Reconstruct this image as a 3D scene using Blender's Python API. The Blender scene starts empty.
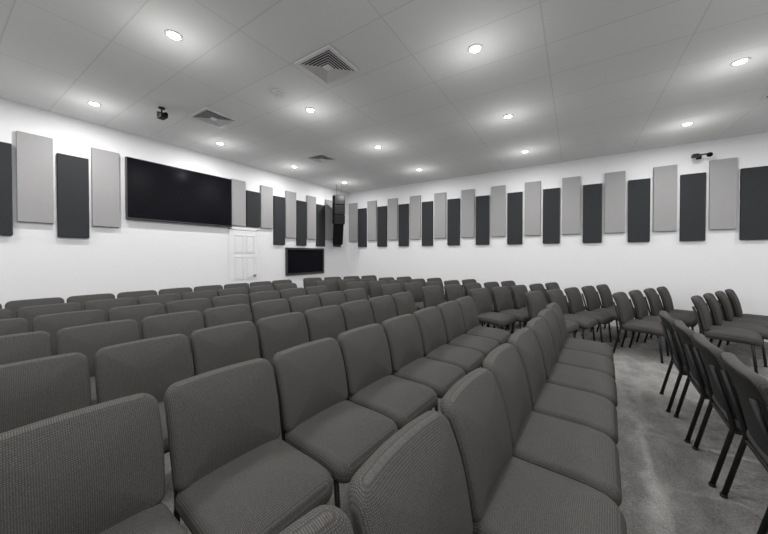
import bpy, bmesh, math, random
from mathutils import Vector, Matrix
random.seed(3)
S=bpy.context.scene
COL=S.collection
H=3.5; L=-6.32; D=7.65; XR=6.2; YN=-4.0; CH=1.45

# ---------------------------------------------------------------- materials
def mat(name,col,rough=.6,metal=0.,spec=.5):
    m=bpy.data.materials.new(name); m.use_nodes=True
    b=m.node_tree.nodes['Principled BSDF']
    b.inputs['Base Color'].default_value=(*col,1); b.inputs['Roughness'].default_value=rough
    b.inputs['Metallic'].default_value=metal; b.inputs['Specular IOR Level'].default_value=spec
    return m
def nodes(m): return m.node_tree.nodes, m.node_tree.links, m.node_tree.nodes['Principled BSDF']
def noisy(m,c1,c2,scale,bump=0.,detail=3,coord='Object',dist=.01):
    n,l,b=nodes(m)
    tc=n.new('ShaderNodeTexCoord'); t=n.new('ShaderNodeTexNoise'); t.inputs['Scale'].default_value=scale; t.inputs['Detail'].default_value=detail
    r=n.new('ShaderNodeValToRGB'); r.color_ramp.elements[0].position=.3; r.color_ramp.elements[1].position=.7
    r.color_ramp.elements[0].color=(*c1,1); r.color_ramp.elements[1].color=(*c2,1)
    l.new(tc.outputs[coord],t.inputs['Vector']); l.new(t.outputs['Fac'],r.inputs['Fac']); l.new(r.outputs['Color'],b.inputs['Base Color'])
    if bump:
        bp=n.new('ShaderNodeBump'); bp.inputs['Strength'].default_value=bump; bp.inputs['Distance'].default_value=dist
        l.new(t.outputs['Fac'],bp.inputs['Height']); l.new(bp.outputs['Normal'],b.inputs['Normal'])
    return m

M_wall=noisy(mat('wall_paint',(.7,.7,.72),.8,spec=.2),(.700,.708,.728),(.722,.730,.750),60,.05)
M_light=noisy(mat('light_grey_felt',(.3,.3,.3),.95,spec=.1),(.28,.28,.285),(.32,.32,.325),120,.2)
M_dark=noisy(mat('charcoal_felt',(.03,.03,.035),.95,spec=.1),(.031,.033,.036),(.041,.043,.047),120,.2)
M_black=noisy(mat('black_steel',(.012,.012,.012),.5,spec=.3),(.008,.008,.008),(.013,.013,.013),20)
M_plastic=noisy(mat('black_plastic',(.015,.015,.015),.5,spec=.3),(.010,.010,.010),(.016,.016,.016),30)
M_bezel=noisy(mat('television_bezel',(.02,.02,.02),.35),(.025,.025,.026),(.03,.03,.03),30)
M_screen=noisy(mat('screen_glass',(.003,.003,.005),.26,spec=.06),(.0030,.0032,.005),(.0040,.0042,.007),3)
M_white=noisy(mat('white_gloss_paint',(.8,.8,.8),.5),(.68,.69,.71),(.71,.72,.74),20)
M_metal=noisy(mat('brushed_metal',(.5,.5,.5),.35,1.),(.45,.45,.45),(.55,.55,.55),80)
M_grille=noisy(mat('grey_grille',(.6,.6,.6),.5),(.70,.70,.70),(.74,.74,.74),20)
M_void=noisy(mat('duct_shade',(.02,.02,.02),.9),(.05,.05,.05),(.07,.07,.07),20)  # dark colour standing in for the shade inside the duct
M_cloth=noisy(mat('speaker_cloth',(.01,.01,.01),.9,spec=.1),(.005,.005,.005),(.009,.009,.009),90)

def fabric(name,c1,c2):
    m=mat(name,(.07,.068,.066),.85,spec=.2)
    n,l,b=nodes(m)
    tc=n.new('ShaderNodeTexCoord')
    ws=[]
    for d in ('X','Y'):
        w=n.new('ShaderNodeTexWave'); w.bands_direction=d; w.inputs['Scale'].default_value=54; w.inputs['Distortion'].default_value=1.6; w.inputs['Detail'].default_value=2; w.inputs['Detail Scale'].default_value=6
        l.new(tc.outputs['UV'],w.inputs['Vector']); ws.append(w)
    mx=n.new('ShaderNodeMath'); mx.operation='MULTIPLY'; l.new(ws[0].outputs['Fac'],mx.inputs[0]); l.new(ws[1].outputs['Fac'],mx.inputs[1])
    no=n.new('ShaderNodeTexNoise'); no.inputs['Scale'].default_value=260; no.inputs['Detail'].default_value=2; l.new(tc.outputs['Object'],no.inputs['Vector'])
    ad=n.new('ShaderNodeMath'); ad.operation='MULTIPLY_ADD'; ad.inputs[1].default_value=1.0; l.new(no.outputs['Fac'],ad.inputs[0]); l.new(mx.outputs[0],ad.inputs[2])
    hf=n.new('ShaderNodeMath'); hf.operation='MULTIPLY'; hf.inputs[1].default_value=.55; l.new(ad.outputs[0],hf.inputs[0])
    r=n.new('ShaderNodeValToRGB'); r.color_ramp.elements[0].position=.15; r.color_ramp.elements[1].position=.85
    r.color_ramp.elements[0].color=(*c1,1); r.color_ramp.elements[1].color=(*c2,1)
    l.new(hf.outputs[0],r.inputs['Fac']); l.new(r.outputs['Color'],b.inputs['Base Color'])
    bp=n.new('ShaderNodeBump'); bp.inputs['Strength'].default_value=.3; bp.inputs['Distance'].default_value=.0015
    l.new(hf.outputs[0],bp.inputs['Height']); l.new(bp.outputs['Normal'],b.inputs['Normal'])
    return m
M_fab=fabric('woven_charcoal_fabric',(.0255,.0245,.0237),(.096,.0925,.0895))
M_fabback=fabric('darker_rear_fabric',(.012,.012,.012),(.028,.0275,.027))  # darker tones of the same weave for the backrest rear

def carpet():
    m=mat('grey_carpet',(.14,.14,.135),.95,spec=.05)
    n,l,b=nodes(m); tc=n.new('ShaderNodeTexCoord')
    a=n.new('ShaderNodeTexNoise'); a.inputs['Scale'].default_value=110; a.inputs['Detail'].default_value=4; a.inputs['Roughness'].default_value=.7
    c=n.new('ShaderNodeTexNoise'); c.inputs['Scale'].default_value=4.5; c.inputs['Detail'].default_value=7; c.inputs['Roughness'].default_value=.68; c.inputs['Distortion'].default_value=.2
    mp=n.new('ShaderNodeMapping'); mp.inputs['Scale'].default_value=(1.15,.8,1); mp.inputs['Rotation'].default_value=(0,0,.5); l.new(tc.outputs['Object'],mp.inputs['Vector'])
    l.new(tc.outputs['Object'],a.inputs['Vector']); l.new(mp.outputs[0],c.inputs['Vector'])
    am=n.new('ShaderNodeMath'); am.operation='MULTIPLY'; am.inputs[1].default_value=1.0; l.new(a.outputs['Fac'],am.inputs[0])
    ad=n.new('ShaderNodeMath'); ad.operation='MULTIPLY_ADD'; ad.inputs[1].default_value=1.0; l.new(c.outputs['Fac'],ad.inputs[0]); l.new(am.outputs[0],ad.inputs[2])
    h=n.new('ShaderNodeMath'); h.operation='MULTIPLY'; h.inputs[1].default_value=.5; l.new(ad.outputs[0],h.inputs[0])
    r=n.new('ShaderNodeValToRGB'); r.color_ramp.elements[0].position=.36; r.color_ramp.elements[1].position=.63
    r.color_ramp.elements[0].color=(.095,.094,.092,1); r.color_ramp.elements[1].color=(.29,.288,.282,1)
    l.new(h.outputs[0],r.inputs['Fac']); l.new(r.outputs['Color'],b.inputs['Base Color'])
    bp=n.new('ShaderNodeBump'); bp.inputs['Strength'].default_value=.7; bp.inputs['Distance'].default_value=.008
    l.new(a.outputs['Fac'],bp.inputs['Height']); l.new(bp.outputs['Normal'],b.inputs['Normal'])
    return m
M_carpet=carpet()

def ceil_mat():
    m=mat('ceiling_tile',(.3,.3,.3),.9,spec=.2)
    n,l,b=nodes(m); tc=n.new('ShaderNodeTexCoord')
    mp=n.new('ShaderNodeMapping'); mp.inputs['Location'].default_value=(5.5+.583+1.166*10,-1.3+.2885+.577*20,0)
    l.new(tc.outputs['Object'],mp.inputs['Vector'])
    br=n.new('ShaderNodeTexBrick'); br.offset=0; br.squash=1
    br.inputs['Scale'].default_value=1; br.inputs['Brick Width'].default_value=1.166; br.inputs['Row Height'].default_value=.577
    br.inputs['Mortar Size'].default_value=.0065; br.inputs['Mortar Smooth'].default_value=.2; br.inputs['Bias'].default_value=0
    br.inputs['Color1'].default_value=(.765,.775,.77,1); br.inputs['Color2'].default_value=(.785,.795,.79,1); br.inputs['Mortar'].default_value=(.67,.67,.67,1)
    l.new(mp.outputs[0],br.inputs['Vector']); l.new(br.outputs['Color'],b.inputs['Base Color'])
    bp=n.new('ShaderNodeBump'); bp.inputs['Strength'].default_value=.12; bp.inputs['Distance'].default_value=.003; bp.invert=True
    l.new(br.outputs['Fac'],bp.inputs['Height']); l.new(bp.outputs['Normal'],b.inputs['Normal'])
    return m
M_ceil=ceil_mat()
def emit(name,col,st):
    m=mat(name,col); n,l,b=nodes(m)
    b.inputs['Emission Color'].default_value=(*col,1); b.inputs['Emission Strength'].default_value=st
    return m
M_lens=emit('lit_lamp_lens',(1,.97,.86),60)

# ---------------------------------------------------------------- helpers
def finish(bm,name,m,smooth=False):
    bmesh.ops.recalc_face_normals(bm,faces=bm.faces)
    me=bpy.data.meshes.new(name); bm.to_mesh(me); bm.free()
    for k in (m if isinstance(m,list) else [m]): me.materials.append(k)
    if smooth:
        for p in me.polygons: p.use_smooth=True
    return me
def box(bm,c,s,rot=None,bev=0.,seg=2):
    r=bmesh.ops.create_cube(bm,size=1)
    vs=r['verts']
    bmesh.ops.scale(bm,vec=s,verts=vs)
    if bev:
        es=list({e for v in vs for e in v.link_edges})
        rr=bmesh.ops.bevel(bm,geom=es,offset=bev,segments=seg,profile=.5,affect='EDGES')
        vs=list({v for f in rr['faces'] for v in f.verts}|{v for v in vs if v.is_valid})
    if rot is not None: bmesh.ops.rotate(bm,cent=(0,0,0),matrix=rot,verts=vs)
    bmesh.ops.translate(bm,vec=c,verts=vs)
    return vs
def cyl(bm,c,r,d,axis='Z',seg=24,r2=None):
    q=bmesh.ops.create_cone(bm,cap_ends=True,segments=seg,radius1=r,radius2=r if r2 is None else r2,depth=d)
    vs=q['verts']
    if axis=='X': bmesh.ops.rotate(bm,cent=(0,0,0),matrix=Matrix.Rotation(math.pi/2,3,'Y'),verts=vs)
    if axis=='Y': bmesh.ops.rotate(bm,cent=(0,0,0),matrix=Matrix.Rotation(math.pi/2,3,'X'),verts=vs)
    bmesh.ops.translate(bm,vec=c,verts=vs); return vs
def tube(bm,pts,r,seg=10,flat=1.0):
    pts=[Vector(p) for p in pts]; rings=[]
    for i,p in enumerate(pts):
        if i==0: t=pts[1]-p
        elif i==len(pts)-1: t=p-pts[i-1]
        else: t=(pts[i+1]-p).normalized()+(p-pts[i-1]).normalized()
        t.normalize()
        up=Vector((0,1,0)) if abs(t.y)<.9 else Vector((1,0,0))
        a=t.cross(up).normalized(); b=t.cross(a).normalized()
        rings.append([bm.verts.new(p+a*math.cos(2*math.pi*k/seg)*r+b*math.sin(2*math.pi*k/seg)*r*flat) for k in range(seg)])
    for i in range(len(rings)-1):
        for k in range(seg):
            bm.faces.new((rings[i][k],rings[i][(k+1)%seg],rings[i+1][(k+1)%seg],rings[i+1][k]))
    bm.faces.new(rings[0]); bm.faces.new(rings[-1][::-1])
def ob(name,me,parent=None,loc=(0,0,0),rz=0.,**props):
    o=bpy.data.objects.new(name,me); COL.objects.link(o); o.location=loc; o.rotation_euler=(0,0,rz)
    if parent: o.parent=parent
    for k,v in props.items(): o[k]=v
    return o
def boxob(name,c,s,m,bev=0.,parent=None,**props):
    bm=bmesh.new(); box(bm,(0,0,0),s,bev=bev)
    return ob(name,finish(bm,name,m),parent,c,**props)

# ---------------------------------------------------------------- padded cushion
def rrect(hx,hy,R,n=7,m=6):
    pts=[]
    R=max(R,.001)
    corners=[(hx-R,hy-R,0),(-hx+R,hy-R,90),(-hx+R,-hy+R,180),(hx-R,-hy+R,270)]
    for ci,(cx,cy,a0) in enumerate(corners):
        arc=[(cx+R*math.cos(math.radians(a0+90*k/n)),cy+R*math.sin(math.radians(a0+90*k/n))) for k in range(n+1)]
        pts+=arc
        nx,ny,na=corners[(ci+1)%4]
        e=(nx+R*math.cos(math.radians(na)),ny+R*math.sin(math.radians(na)))
        s=arc[-1]
        for k in range(1,m): pts.append((s[0]+(e[0]-s[0])*k/m,s[1]+(e[1]-s[1])*k/m))
    return pts
def cushion(hx,hy,R,T,crown_f,crown_b,deform,r=.028,backmat=False):
    bm=bmesh.new(); rings=[]
    def addring(inset,z,scale=1.):
        p=rrect(hx-inset,hy-inset,R-inset) 
        rings.append([bm.verts.new((a*scale,b*scale,z)) for a,b in p])
    ss=[.12,.3,.5,.7,.87]
    base=r
    for s in ss: addring(base,-T/2-crown_b*(1-s**2.5),s)
    nA=6
    for k in range(nA+1):
        a=math.pi/2*k/nA; addring(r*(1-math.sin(a)),-(T/2-r)-r*math.cos(a))
    nback=len(rings)
    addring(0.0,(T/2-r)*.2); addring(.004,(T/2-r)*.35); addring(.0,(T/2-r)*.5)
    for k in range(nA+1):
        a=math.pi/2*(1-k/nA); addring(r*(1-math.sin(a)),(T/2-r)+r*math.cos(a))
    for s in ss[::-1]: addring(base,T/2+crown_f*(1-s**2.2),s)
    n=len(rings[0])
    for i in range(len(rings)-1):
        for k in range(n):
            f=bm.faces.new((rings[i][k],rings[i][(k+1)%n],rings[i+1][(k+1)%n],rings[i+1][k]))
            if backmat and i<nback-4: f.material_index=1
    f=bm.faces.new(rings[0][::-1]); f.material_index=1 if backmat else 0
    bm.faces.new(rings[-1])
    uv=bm.loops.layers.uv.new('UVMap')
    for f in bm.faces:
        for lo in f.loops:
            lo[uv].uv=(lo.vert.co.x,lo.vert.co.y+lo.vert.co.z)
    for v in bm.verts: v.co=Vector(deform(v.co.copy()))
    return bm

lean=math.radians(13)
def d_back(c):
    w=1+.015*math.cos(c.y/.22*1.3)-(.015 if c.y<0 else 0)*abs(c.y/.22)
    x=c.x*w
    y=c.y
    z=c.z+.024*(x/.25)**2 - .032*(y/.22)**2*(1 if y>0 else .3)
    y+= -.008*(x/.25)**2*(1 if y>0 else 0)
    X=z*math.cos(lean)-y*math.sin(lean); Z=z*math.sin(lean)+y*math.cos(lean)
    return (X-.235,-x,Z+.663)
bm=cushion(.250,.227,.056,.068,.022,.006,d_back,r=.032,backmat=True)
ME_back=finish(bm,'backrest',[M_fab,M_fabback],True)
def d_seat(c):
    z=c.z
    y=c.y
    if y>.08: z-= 1.1*(y-.08)**2
    if y<-.1: z+= .25*(-y-.1)**2
    w=1+.012*(y/.24)
    return (y+.03,-c.x*w,z+.422)
bm=cushion(.2525,.25,.074,.100,.028,.0,d_seat,r=.045)
ME_seat=finish(bm,'seat',M_fab,True)
RL=.0135
def leg_rear(s):
    bm=bmesh.new(); y=.222*s
    tube(bm,[(-.295,y,.012),(-.212,y,.39),(-.222,y,.46),(-.303,y,.76)],RL,10)
    cyl(bm,(-.296,y,.008),.017,.016,seg=14)
    return finish(bm,'leg',M_black,True)
def leg_front(s):
    bm=bmesh.new(); y=.222*s
    tube(bm,[(.235,y,.012),(.20,y,.39)],RL,10)
    cyl(bm,(.235,y,.008),.017,.016,seg=14)
    return finish(bm,'leg',M_black,True)
ME_legs=[leg_rear(1),leg_rear(-1),leg_front(1),leg_front(-1)]
bm=bmesh.new()
for s in (1,-1):
    tube(bm,[(-.225,.222*s,.375),(.2,.222*s,.372)],.0115,8)
tube(bm,[(-.21,-.222,.372),(-.21,.222,.372)],.011,8)
tube(bm,[(.185,-.222,.368),(.185,.222,.368)],.011,8)
box(bm,(-.0,0,.378),(.38,.42,.012))
ME_frame=finish(bm,'seat_frame',M_black)
n_ch=0
GRP='rows of upholstered charcoal chairs'
def chair(x,y,rz,label):
    global n_ch; n_ch+=1
    e=bpy.data.objects.new('upholstered_chair',None); COL.objects.link(e)
    e.empty_display_size=.1; e.location=(x,y,0); e.rotation_euler=(0,0,rz)
    e['label']=label; e['category']='chair'; e['group']=GRP
    ob('seat',ME_seat,e,label='charcoal woven padded seat')
    ob('backrest',ME_back,e,label='charcoal woven padded backrest')
    ob('seat_frame',ME_frame,e,label='black steel seat frame')
    for m in ME_legs: ob('leg',m,e,label='black steel tube leg')
    return e
P=.525
def row(S0,phi,n,label,turn=0.,P=P):
    """phi: row direction clockwise from +Y; turn: each chair turned back relative to the row line"""
    d=Vector((math.sin(phi),math.cos(phi))); f=Vector((math.cos(phi),-math.sin(phi)))
    for i in range(n):
        c=Vector(S0)+d*P*(i+.5)+f*.285
        j=random.uniform(-.006,.006); a=math.radians(random.uniform(-.5,.5))
        chair(c.x+j,c.y,-phi+turn+a,label)
l1='charcoal woven padded chair with black steel frame in straight row'
l2='charcoal woven padded chair with black legs in angled side row'
l3='charcoal padded chair seen from behind with black steel legs'
p1=math.radians(4)
def startrow(xt,k0,n):
    s=(xt+math.sin(p1)*P*k0,.55+math.cos(p1)*P*k0)
    row(s,p1,n,l1)
startrow(-.46,-1,8)
startrow(-1.50,-2,9)
startrow(-2.46,-1,8)
startrow(-3.38,-1,8)
startrow(-4.27,-1,8)
startrow(-5.13,-1,8)
startrow(-5.93,-1,9)
row((.74,1.04),math.radians(.5),6,l3,turn=math.radians(-3.5))
p2=math.radians(27.3)
for s,n in [((1.31,5.60),4),((.46,5.54),4),((-.65,5.00),5),((-1.5,4.97),5),((-2.35,4.92),5),((-3.2,4.87),5),((-4.05,4.82),5),((-4.9,4.80),5),((-5.7,5.16),4)]:
    row(s,p2,n,l2,turn=math.radians(9),P=.535)

# ---------------------------------------------------------------- room
T=.15
boxob('floor',((L+XR)/2,(D+YN)/2,-T/2),(XR-L+2*T,D-YN+2*T,T),M_carpet,kind='structure')
bm=bmesh.new(); box(bm,((L+XR)/2,(D+YN)/2,H+T/2),(XR-L+2*T,D-YN+2*T,T)); ob('ceiling',finish(bm,'ceiling',M_ceil),kind='structure')
boxob('wall_left',(L-T/2,(D+YN)/2,H/2),(T,D-YN,H),M_wall,kind='structure')
boxob('wall_right',((L+XR)/2,D+T/2,H/2),(XR-L+2*T,T,H),M_wall,kind='structure')
boxob('wall_front',(XR+T/2,(D+YN)/2,H/2),(T,D-YN,H),M_wall,kind='structure')
boxob('wall_near',((L+XR)/2,YN-T/2,H/2),(XR-L+2*T,T,H),M_wall,kind='structure')
boxob('baseboard_left',(L+.008,(3.60+YN)/2,.05),(.016,3.60-YN,.10),M_grille,kind='structure')
boxob('baseboard_rear',(L+.008,(D+4.35)/2,.05),(.016,D-4.35,.10),M_grille,kind='structure')
boxob('baseboard_right',((L+XR)/2,D-.008,.05),(XR-L,.016,.10),M_grille,kind='structure')

# acoustic panels
PW=.33
def panel(c,s,m,label):
    boxob('acoustic_panel',c,s,m,bev=.006,label=label,category='acoustic panel',group='acoustic wall panels')
LT=.054
def pl_left(y0,dark,z0=None):
    a,b=(1.71,2.92) if dark else (1.90,3.11)
    if z0: a=z0
    lab=('charcoal' if dark else 'light grey')+(' short felt acoustic panel above the door' if z0 else ' felt acoustic panel standing upright on white wall')
    panel((L+LT/2-.004,y0+PW/2,(a+b)/2),(LT,PW,b-a),M_dark if dark else M_light,lab)
for y0,dk in [(-.03,0),(.34,1),(.71,0),(1.08,1),(1.445,0)]: pl_left(y0,dk)
for i in range(10):
    y0=3.66+.362*i; dk=i%2
    pl_left(y0,dk,2.10 if i in(0,1,2) else None)
for i in range(-12,20):
    x0=-1.75+.3755*i; dk=i%2
    if x0<L+.02 or x0+PW>3.6: continue
    a,b=(1.71,2.93) if dk else (1.90,3.13)
    panel((x0+PW/2,D-LT/2+.004,(a+b)/2),(PW,LT,b-a),M_dark if dk else M_light,('charcoal' if dk else 'light grey')+' felt acoustic panel standing upright on white wall')

# TV
tv=boxob('television',(L+.05,2.75,2.565),(.06,1.80,1.03),M_bezel,bev=.008,label='large black flat television mounted on white wall',category='television')
boxob('screen',(.0315,0,.006),(.003,1.768,.988),M_screen,parent=tv,label='glossy dark blank screen')
boxob('mount_bracket',(-.038,0,0),(.024,.6,.4),M_black,parent=tv)

# booth window
w=ob('window_1',None,None,(L,5.80,1.28),kind='structure')
bm=bmesh.new()
hw,hh,fw=.69,.365,.05
for c,s in [((.02,0,hh-fw/2),(.05,2*hw,fw)),((.02,0,-hh+fw/2),(.05,2*hw,fw)),((.02,hw-fw/2,0),(.05,fw,2*hh-2*fw)),((.02,-hw+fw/2,0),(.05,fw,2*hh-2*fw))]: box(bm,c,s,bev=.004)
ob('window_frame',finish(bm,'window_frame',M_bezel),w,label='black window frame')
boxob('window_glass',(.008,0,0),(.008,2*hw-2*fw,2*hh-2*fw),M_screen,parent=w,label='dark reflective glass')

# door
dr=ob('door_1',None,None,(L,3.975,0),kind='structure')
bm=bmesh.new(); box(bm,(.010,0,1.01),(.020,.60,1.98),bev=.003)
ob('door_leaf',finish(bm,'door_leaf',M_white),dr,label='white panelled door leaf')
for zc,hh2 in [(.50,.62),(1.16,.5),(1.70,.38)]:
    for s in (1,-1):
        bm=bmesh.new(); y=s*.135; hy=.098; q=.013
        box(bm,(.023,y,zc),(.008,2*hy-.05,hh2-.05),bev=.003)
        box(bm,(.025,y,zc+hh2/2),(.012,2*hy,q)); box(bm,(.025,y,zc-hh2/2),(.012,2*hy,q))
        box(bm,(.025,y+hy,zc),(.012,q,hh2)); box(bm,(.025,y-hy,zc),(.012,q,hh2))
        ob('door_panel',finish(bm,'door_panel',M_white),dr)
bm=bmesh.new(); cyl(bm,(.030,.25,.98),.028,.02,'X'); cyl(bm,(.045,.25,.98),.01,.04,'X'); box(bm,(.065,.205,.98),(.014,.11,.018),bev=.004)
ob('door_handle',finish(bm,'door_handle',M_metal),dr,label='brushed metal lever handle')
bm=bmesh.new()
box(bm,(.014,.33,1.02),(.028,.06,2.04),bev=.004); box(bm,(.014,-.33,1.02),(.028,.06,2.04),bev=.004); box(bm,(.014,0,2.04),(.028,.72,.06),bev=.004)
ob('trim_1',finish(bm,'trim_1',M_white),None,(L,3.975,0),kind='structure')

# downlights
bm=bmesh.new()
prof=[(.046,0),(.070,0),(.073,-.004),(.068,-.008),(.052,-.007),(.044,0)]
N=36; R=[]
for k in range(N):
    a=2*math.pi*k/N; R.append([bm.verts.new((p[0]*math.cos(a),p[0]*math.sin(a),p[1])) for p in prof])
for k in range(N):
    for j in range(len(prof)):
        bm.faces.new((R[k][j],R[(k+1)%N][j],R[(k+1)%N][(j+1)%len(prof)],R[k][(j+1)%len(prof)]))
ME_ring=finish(bm,'downlight',M_white,True)
bm=bmesh.new(); cyl(bm,(0,0,-.004),.048,.006,seg=32); ME_lens=finish(bm,'lamp_lens',M_lens)
for x in (-5.5,-3.165,-.85,1.46,3.8):
    for y in (-2.2,-.45,1.3,3.0,4.72,6.5):
        d=ob('downlight',ME_ring,None,(x,y,H),label='round white recessed downlight, switched on, in tiled ceiling',category='ceiling light',group='recessed ceiling downlights')
        ob('lamp_lens',ME_lens,d,label='glowing warm white lens')
        li=bpy.data.lights.new('lamp_light','AREA'); li.shape='DISK'; li.size=.09; li.energy=21; li.color=(1,.98,.96)
        lo=bpy.data.objects.new('lamp_light',li); COL.objects.link(lo); lo.parent=d; lo.location=(0,0,-.02)
        li=bpy.data.lights.new('added_ceiling_glow','POINT'); li.shadow_soft_size=.04; li.energy=3.8; li.color=(1,.99,.98)  # extra point light without a fixture, added to brighten the ceiling with halos
        lo=bpy.data.objects.new('added_ceiling_glow',li); COL.objects.link(lo); lo.parent=d; lo.location=(0,0,-.38)

# vents : four-way square diffusers
def vent(x,y):
    w=.245
    bm=bmesh.new()
    for c,s in [((0,w-.02,-.006),(2*w,.04,.014)),((0,-w+.02,-.006),(2*w,.04,.014)),((w-.02,0,-.006),(.04,2*w-.08,.014)),((-w+.02,0,-.006),(.04,2*w-.08,.014))]: box(bm,c,s,bev=.003)
    v=ob('air_vent',finish(bm,'air_vent',M_grille),None,(x,y,H),label='square grey louvred air vent in ceiling',category='air vent',group='ceiling air vents')
    boxob('duct_shade_plate',(0,0,-.002),(2*w-.08,2*w-.08,.004),M_void,parent=v)  # flat plate with the duct's shade painted on, no hollow behind
    for a in (.195,.166,.137,.108,.079):
        bm=bmesh.new(); q=a-.018
        sg=((1,1),(-1,1),(-1,-1),(1,-1))
        o=[bm.verts.new((sx*a,sy*a,-.018)) for sx,sy in sg]
        i_=[bm.verts.new((sx*q,sy*q,-.007)) for sx,sy in sg]
        o2=[bm.verts.new((sx*a,sy*a,-.015)) for sx,sy in sg]
        i2=[bm.verts.new((sx*q,sy*q,-.004)) for sx,sy in sg]
        for k in range(4):
            j=(k+1)%4
            bm.faces.new((o[k],o[j],i_[j],i_[k])); bm.faces.new((o2[k],o2[j],i2[j],i2[k]))
            bm.faces.new((o[k],o[j],o2[j],o2[k])); bm.faces.new((i_[k],i_[j],i2[j],i2[k]))
        ob('louvre',finish(bm,'louvre',M_grille),v)
    boxob('centre_plate',(0,0,-.011),(.09,.09,.012),M_grille,bev=.003,parent=v)
for p in [(-2.28,2.42),(-4.57,2.40),(-4.55,4.64),(2.27,5.75)]: vent(*p)
# smoke detector
bm=bmesh.new(); cyl(bm,(0,0,-.010),.08,.020,seg=32); cyl(bm,(0,0,-.028),.07,.016,seg=32,r2=.065); cyl(bm,(0,0,-.038),.03,.006,seg=24)
ob('smoke_detector',finish(bm,'smoke_detector',M_grille),None,(-3.17,2.47,H),label='round white smoke detector on ceiling',category='smoke detector')

# ceiling camera
c=ob('security_camera',None,None,(-4.86,1.84,H),label='small black camera hanging from ceiling bracket',category='camera')
bm=bmesh.new(); cyl(bm,(0,0,-.006),.04,.012); cyl(bm,(0,0,-.04),.009,.07); box(bm,(0,0,-.075),(.03,.10,.012),bev=.003); box(bm,(0,.05,-.10),(.03,.008,.06)); box(bm,(0,-.05,-.10),(.03,.008,.06))
ob('mount_bracket',finish(bm,'mount_bracket',M_plastic),c)
bm=bmesh.new(); box(bm,(.02,0,-.12),(.15,.09,.06),bev=.012)
ob('camera_body',finish(bm,'camera_body',M_plastic),c)
bm=bmesh.new(); cyl(bm,(.11,0,-.12),.024,.05,'X'); ob('camera_lens',finish(bm,'camera_lens',M_screen,),c)
# wall camera
c=ob('wall_camera',None,None,(1.87,D,3.22),label='small black camera on arm fixed to white wall',category='camera')
bm=bmesh.new(); box(bm,(0,-.01,0),(.07,.02,.07),bev=.004); cyl(bm,(0,-.10,.0),.010,.18,'Y'); box(bm,(0,-.19,.0),(.22,.025,.022),bev=.005)
ob('mount_bracket',finish(bm,'mount_bracket',M_plastic),c)
bm=bmesh.new(); box(bm,(-.09,-.20,-.01),(.09,.10,.06),bev=.015); ob('camera_body',finish(bm,'camera_body',M_plastic),c)
bm=bmesh.new(); bmesh.ops.create_uvsphere(bm,u_segments=20,v_segments=12,radius=.04,matrix=Matrix.Translation((.09,-.20,-.02))); ob('camera_dome',finish(bm,'camera_dome',M_screen,True),c)

# corner loudspeakers
sp=ob('hanging_loudspeaker',None,None,(-5.80,6.60,0),rz=math.radians(-35),label='black hanging loudspeaker stack near wall corner',category='loudspeaker')
bm=bmesh.new(); cyl(bm,(0,.07,3.34),.004,.32); cyl(bm,(0,-.07,3.34),.004,.32); box(bm,(0,0,3.185),(.14,.22,.012))
ob('hanging_bracket',finish(bm,'hanging_bracket',M_black),sp)
for i,(z,t) in enumerate([(3.04,2),(2.765,5),(2.49,9)]):
    x=-.012*i
    Rm=Matrix.Rotation(math.radians(t),3,'Y')
    bm=bmesh.new(); box(bm,(x,0,z),(.24,.32,.270),rot=None,bev=.006) 
    bmesh.ops.rotate(bm,cent=(x,0,z),matrix=Rm,verts=bm.verts)
    ob('speaker_cabinet',finish(bm,'speaker_cabinet',M_cloth),sp)
    bm=bmesh.new(); box(bm,(x+.122,0,z),(.012,.30,.250),bev=.003); bmesh.ops.rotate(bm,cent=(x,0,z),matrix=Rm,verts=bm.verts)
    ob('speaker_grille',finish(bm,'speaker_grille',M_plastic),sp)
bm=bmesh.new(); box(bm,(-.05,0,2.06),(.20,.27,.60),bev=.015); bmesh.ops.rotate(bm,cent=(-.05,0,2.3),matrix=Matrix.Rotation(math.radians(12),3,'Y'),verts=bm.verts)
ob('speaker_cabinet',finish(bm,'speaker_cabinet',M_cloth),sp)

# ---------------------------------------------------------------- camera / world
cam=bpy.data.cameras.new('camera'); co=bpy.data.objects.new('camera',cam); COL.objects.link(co)
cam.sensor_width=36; cam.lens=298/768*36; cam.clip_start=.02; cam.shift_y=-.0112
co.location=(0,0,CH); co.rotation_euler=(math.radians(90-.65),0,math.radians(32.7))
S.camera=co
wd=bpy.data.worlds.new('world'); S.world=wd; wd.use_nodes=True
wd.node_tree.nodes['Background'].inputs[0].default_value=(.8,.8,.85,1); wd.node_tree.nodes['Background'].inputs[1].default_value=.3
S.view_settings.view_transform='Standard'
print('chairs',n_ch)
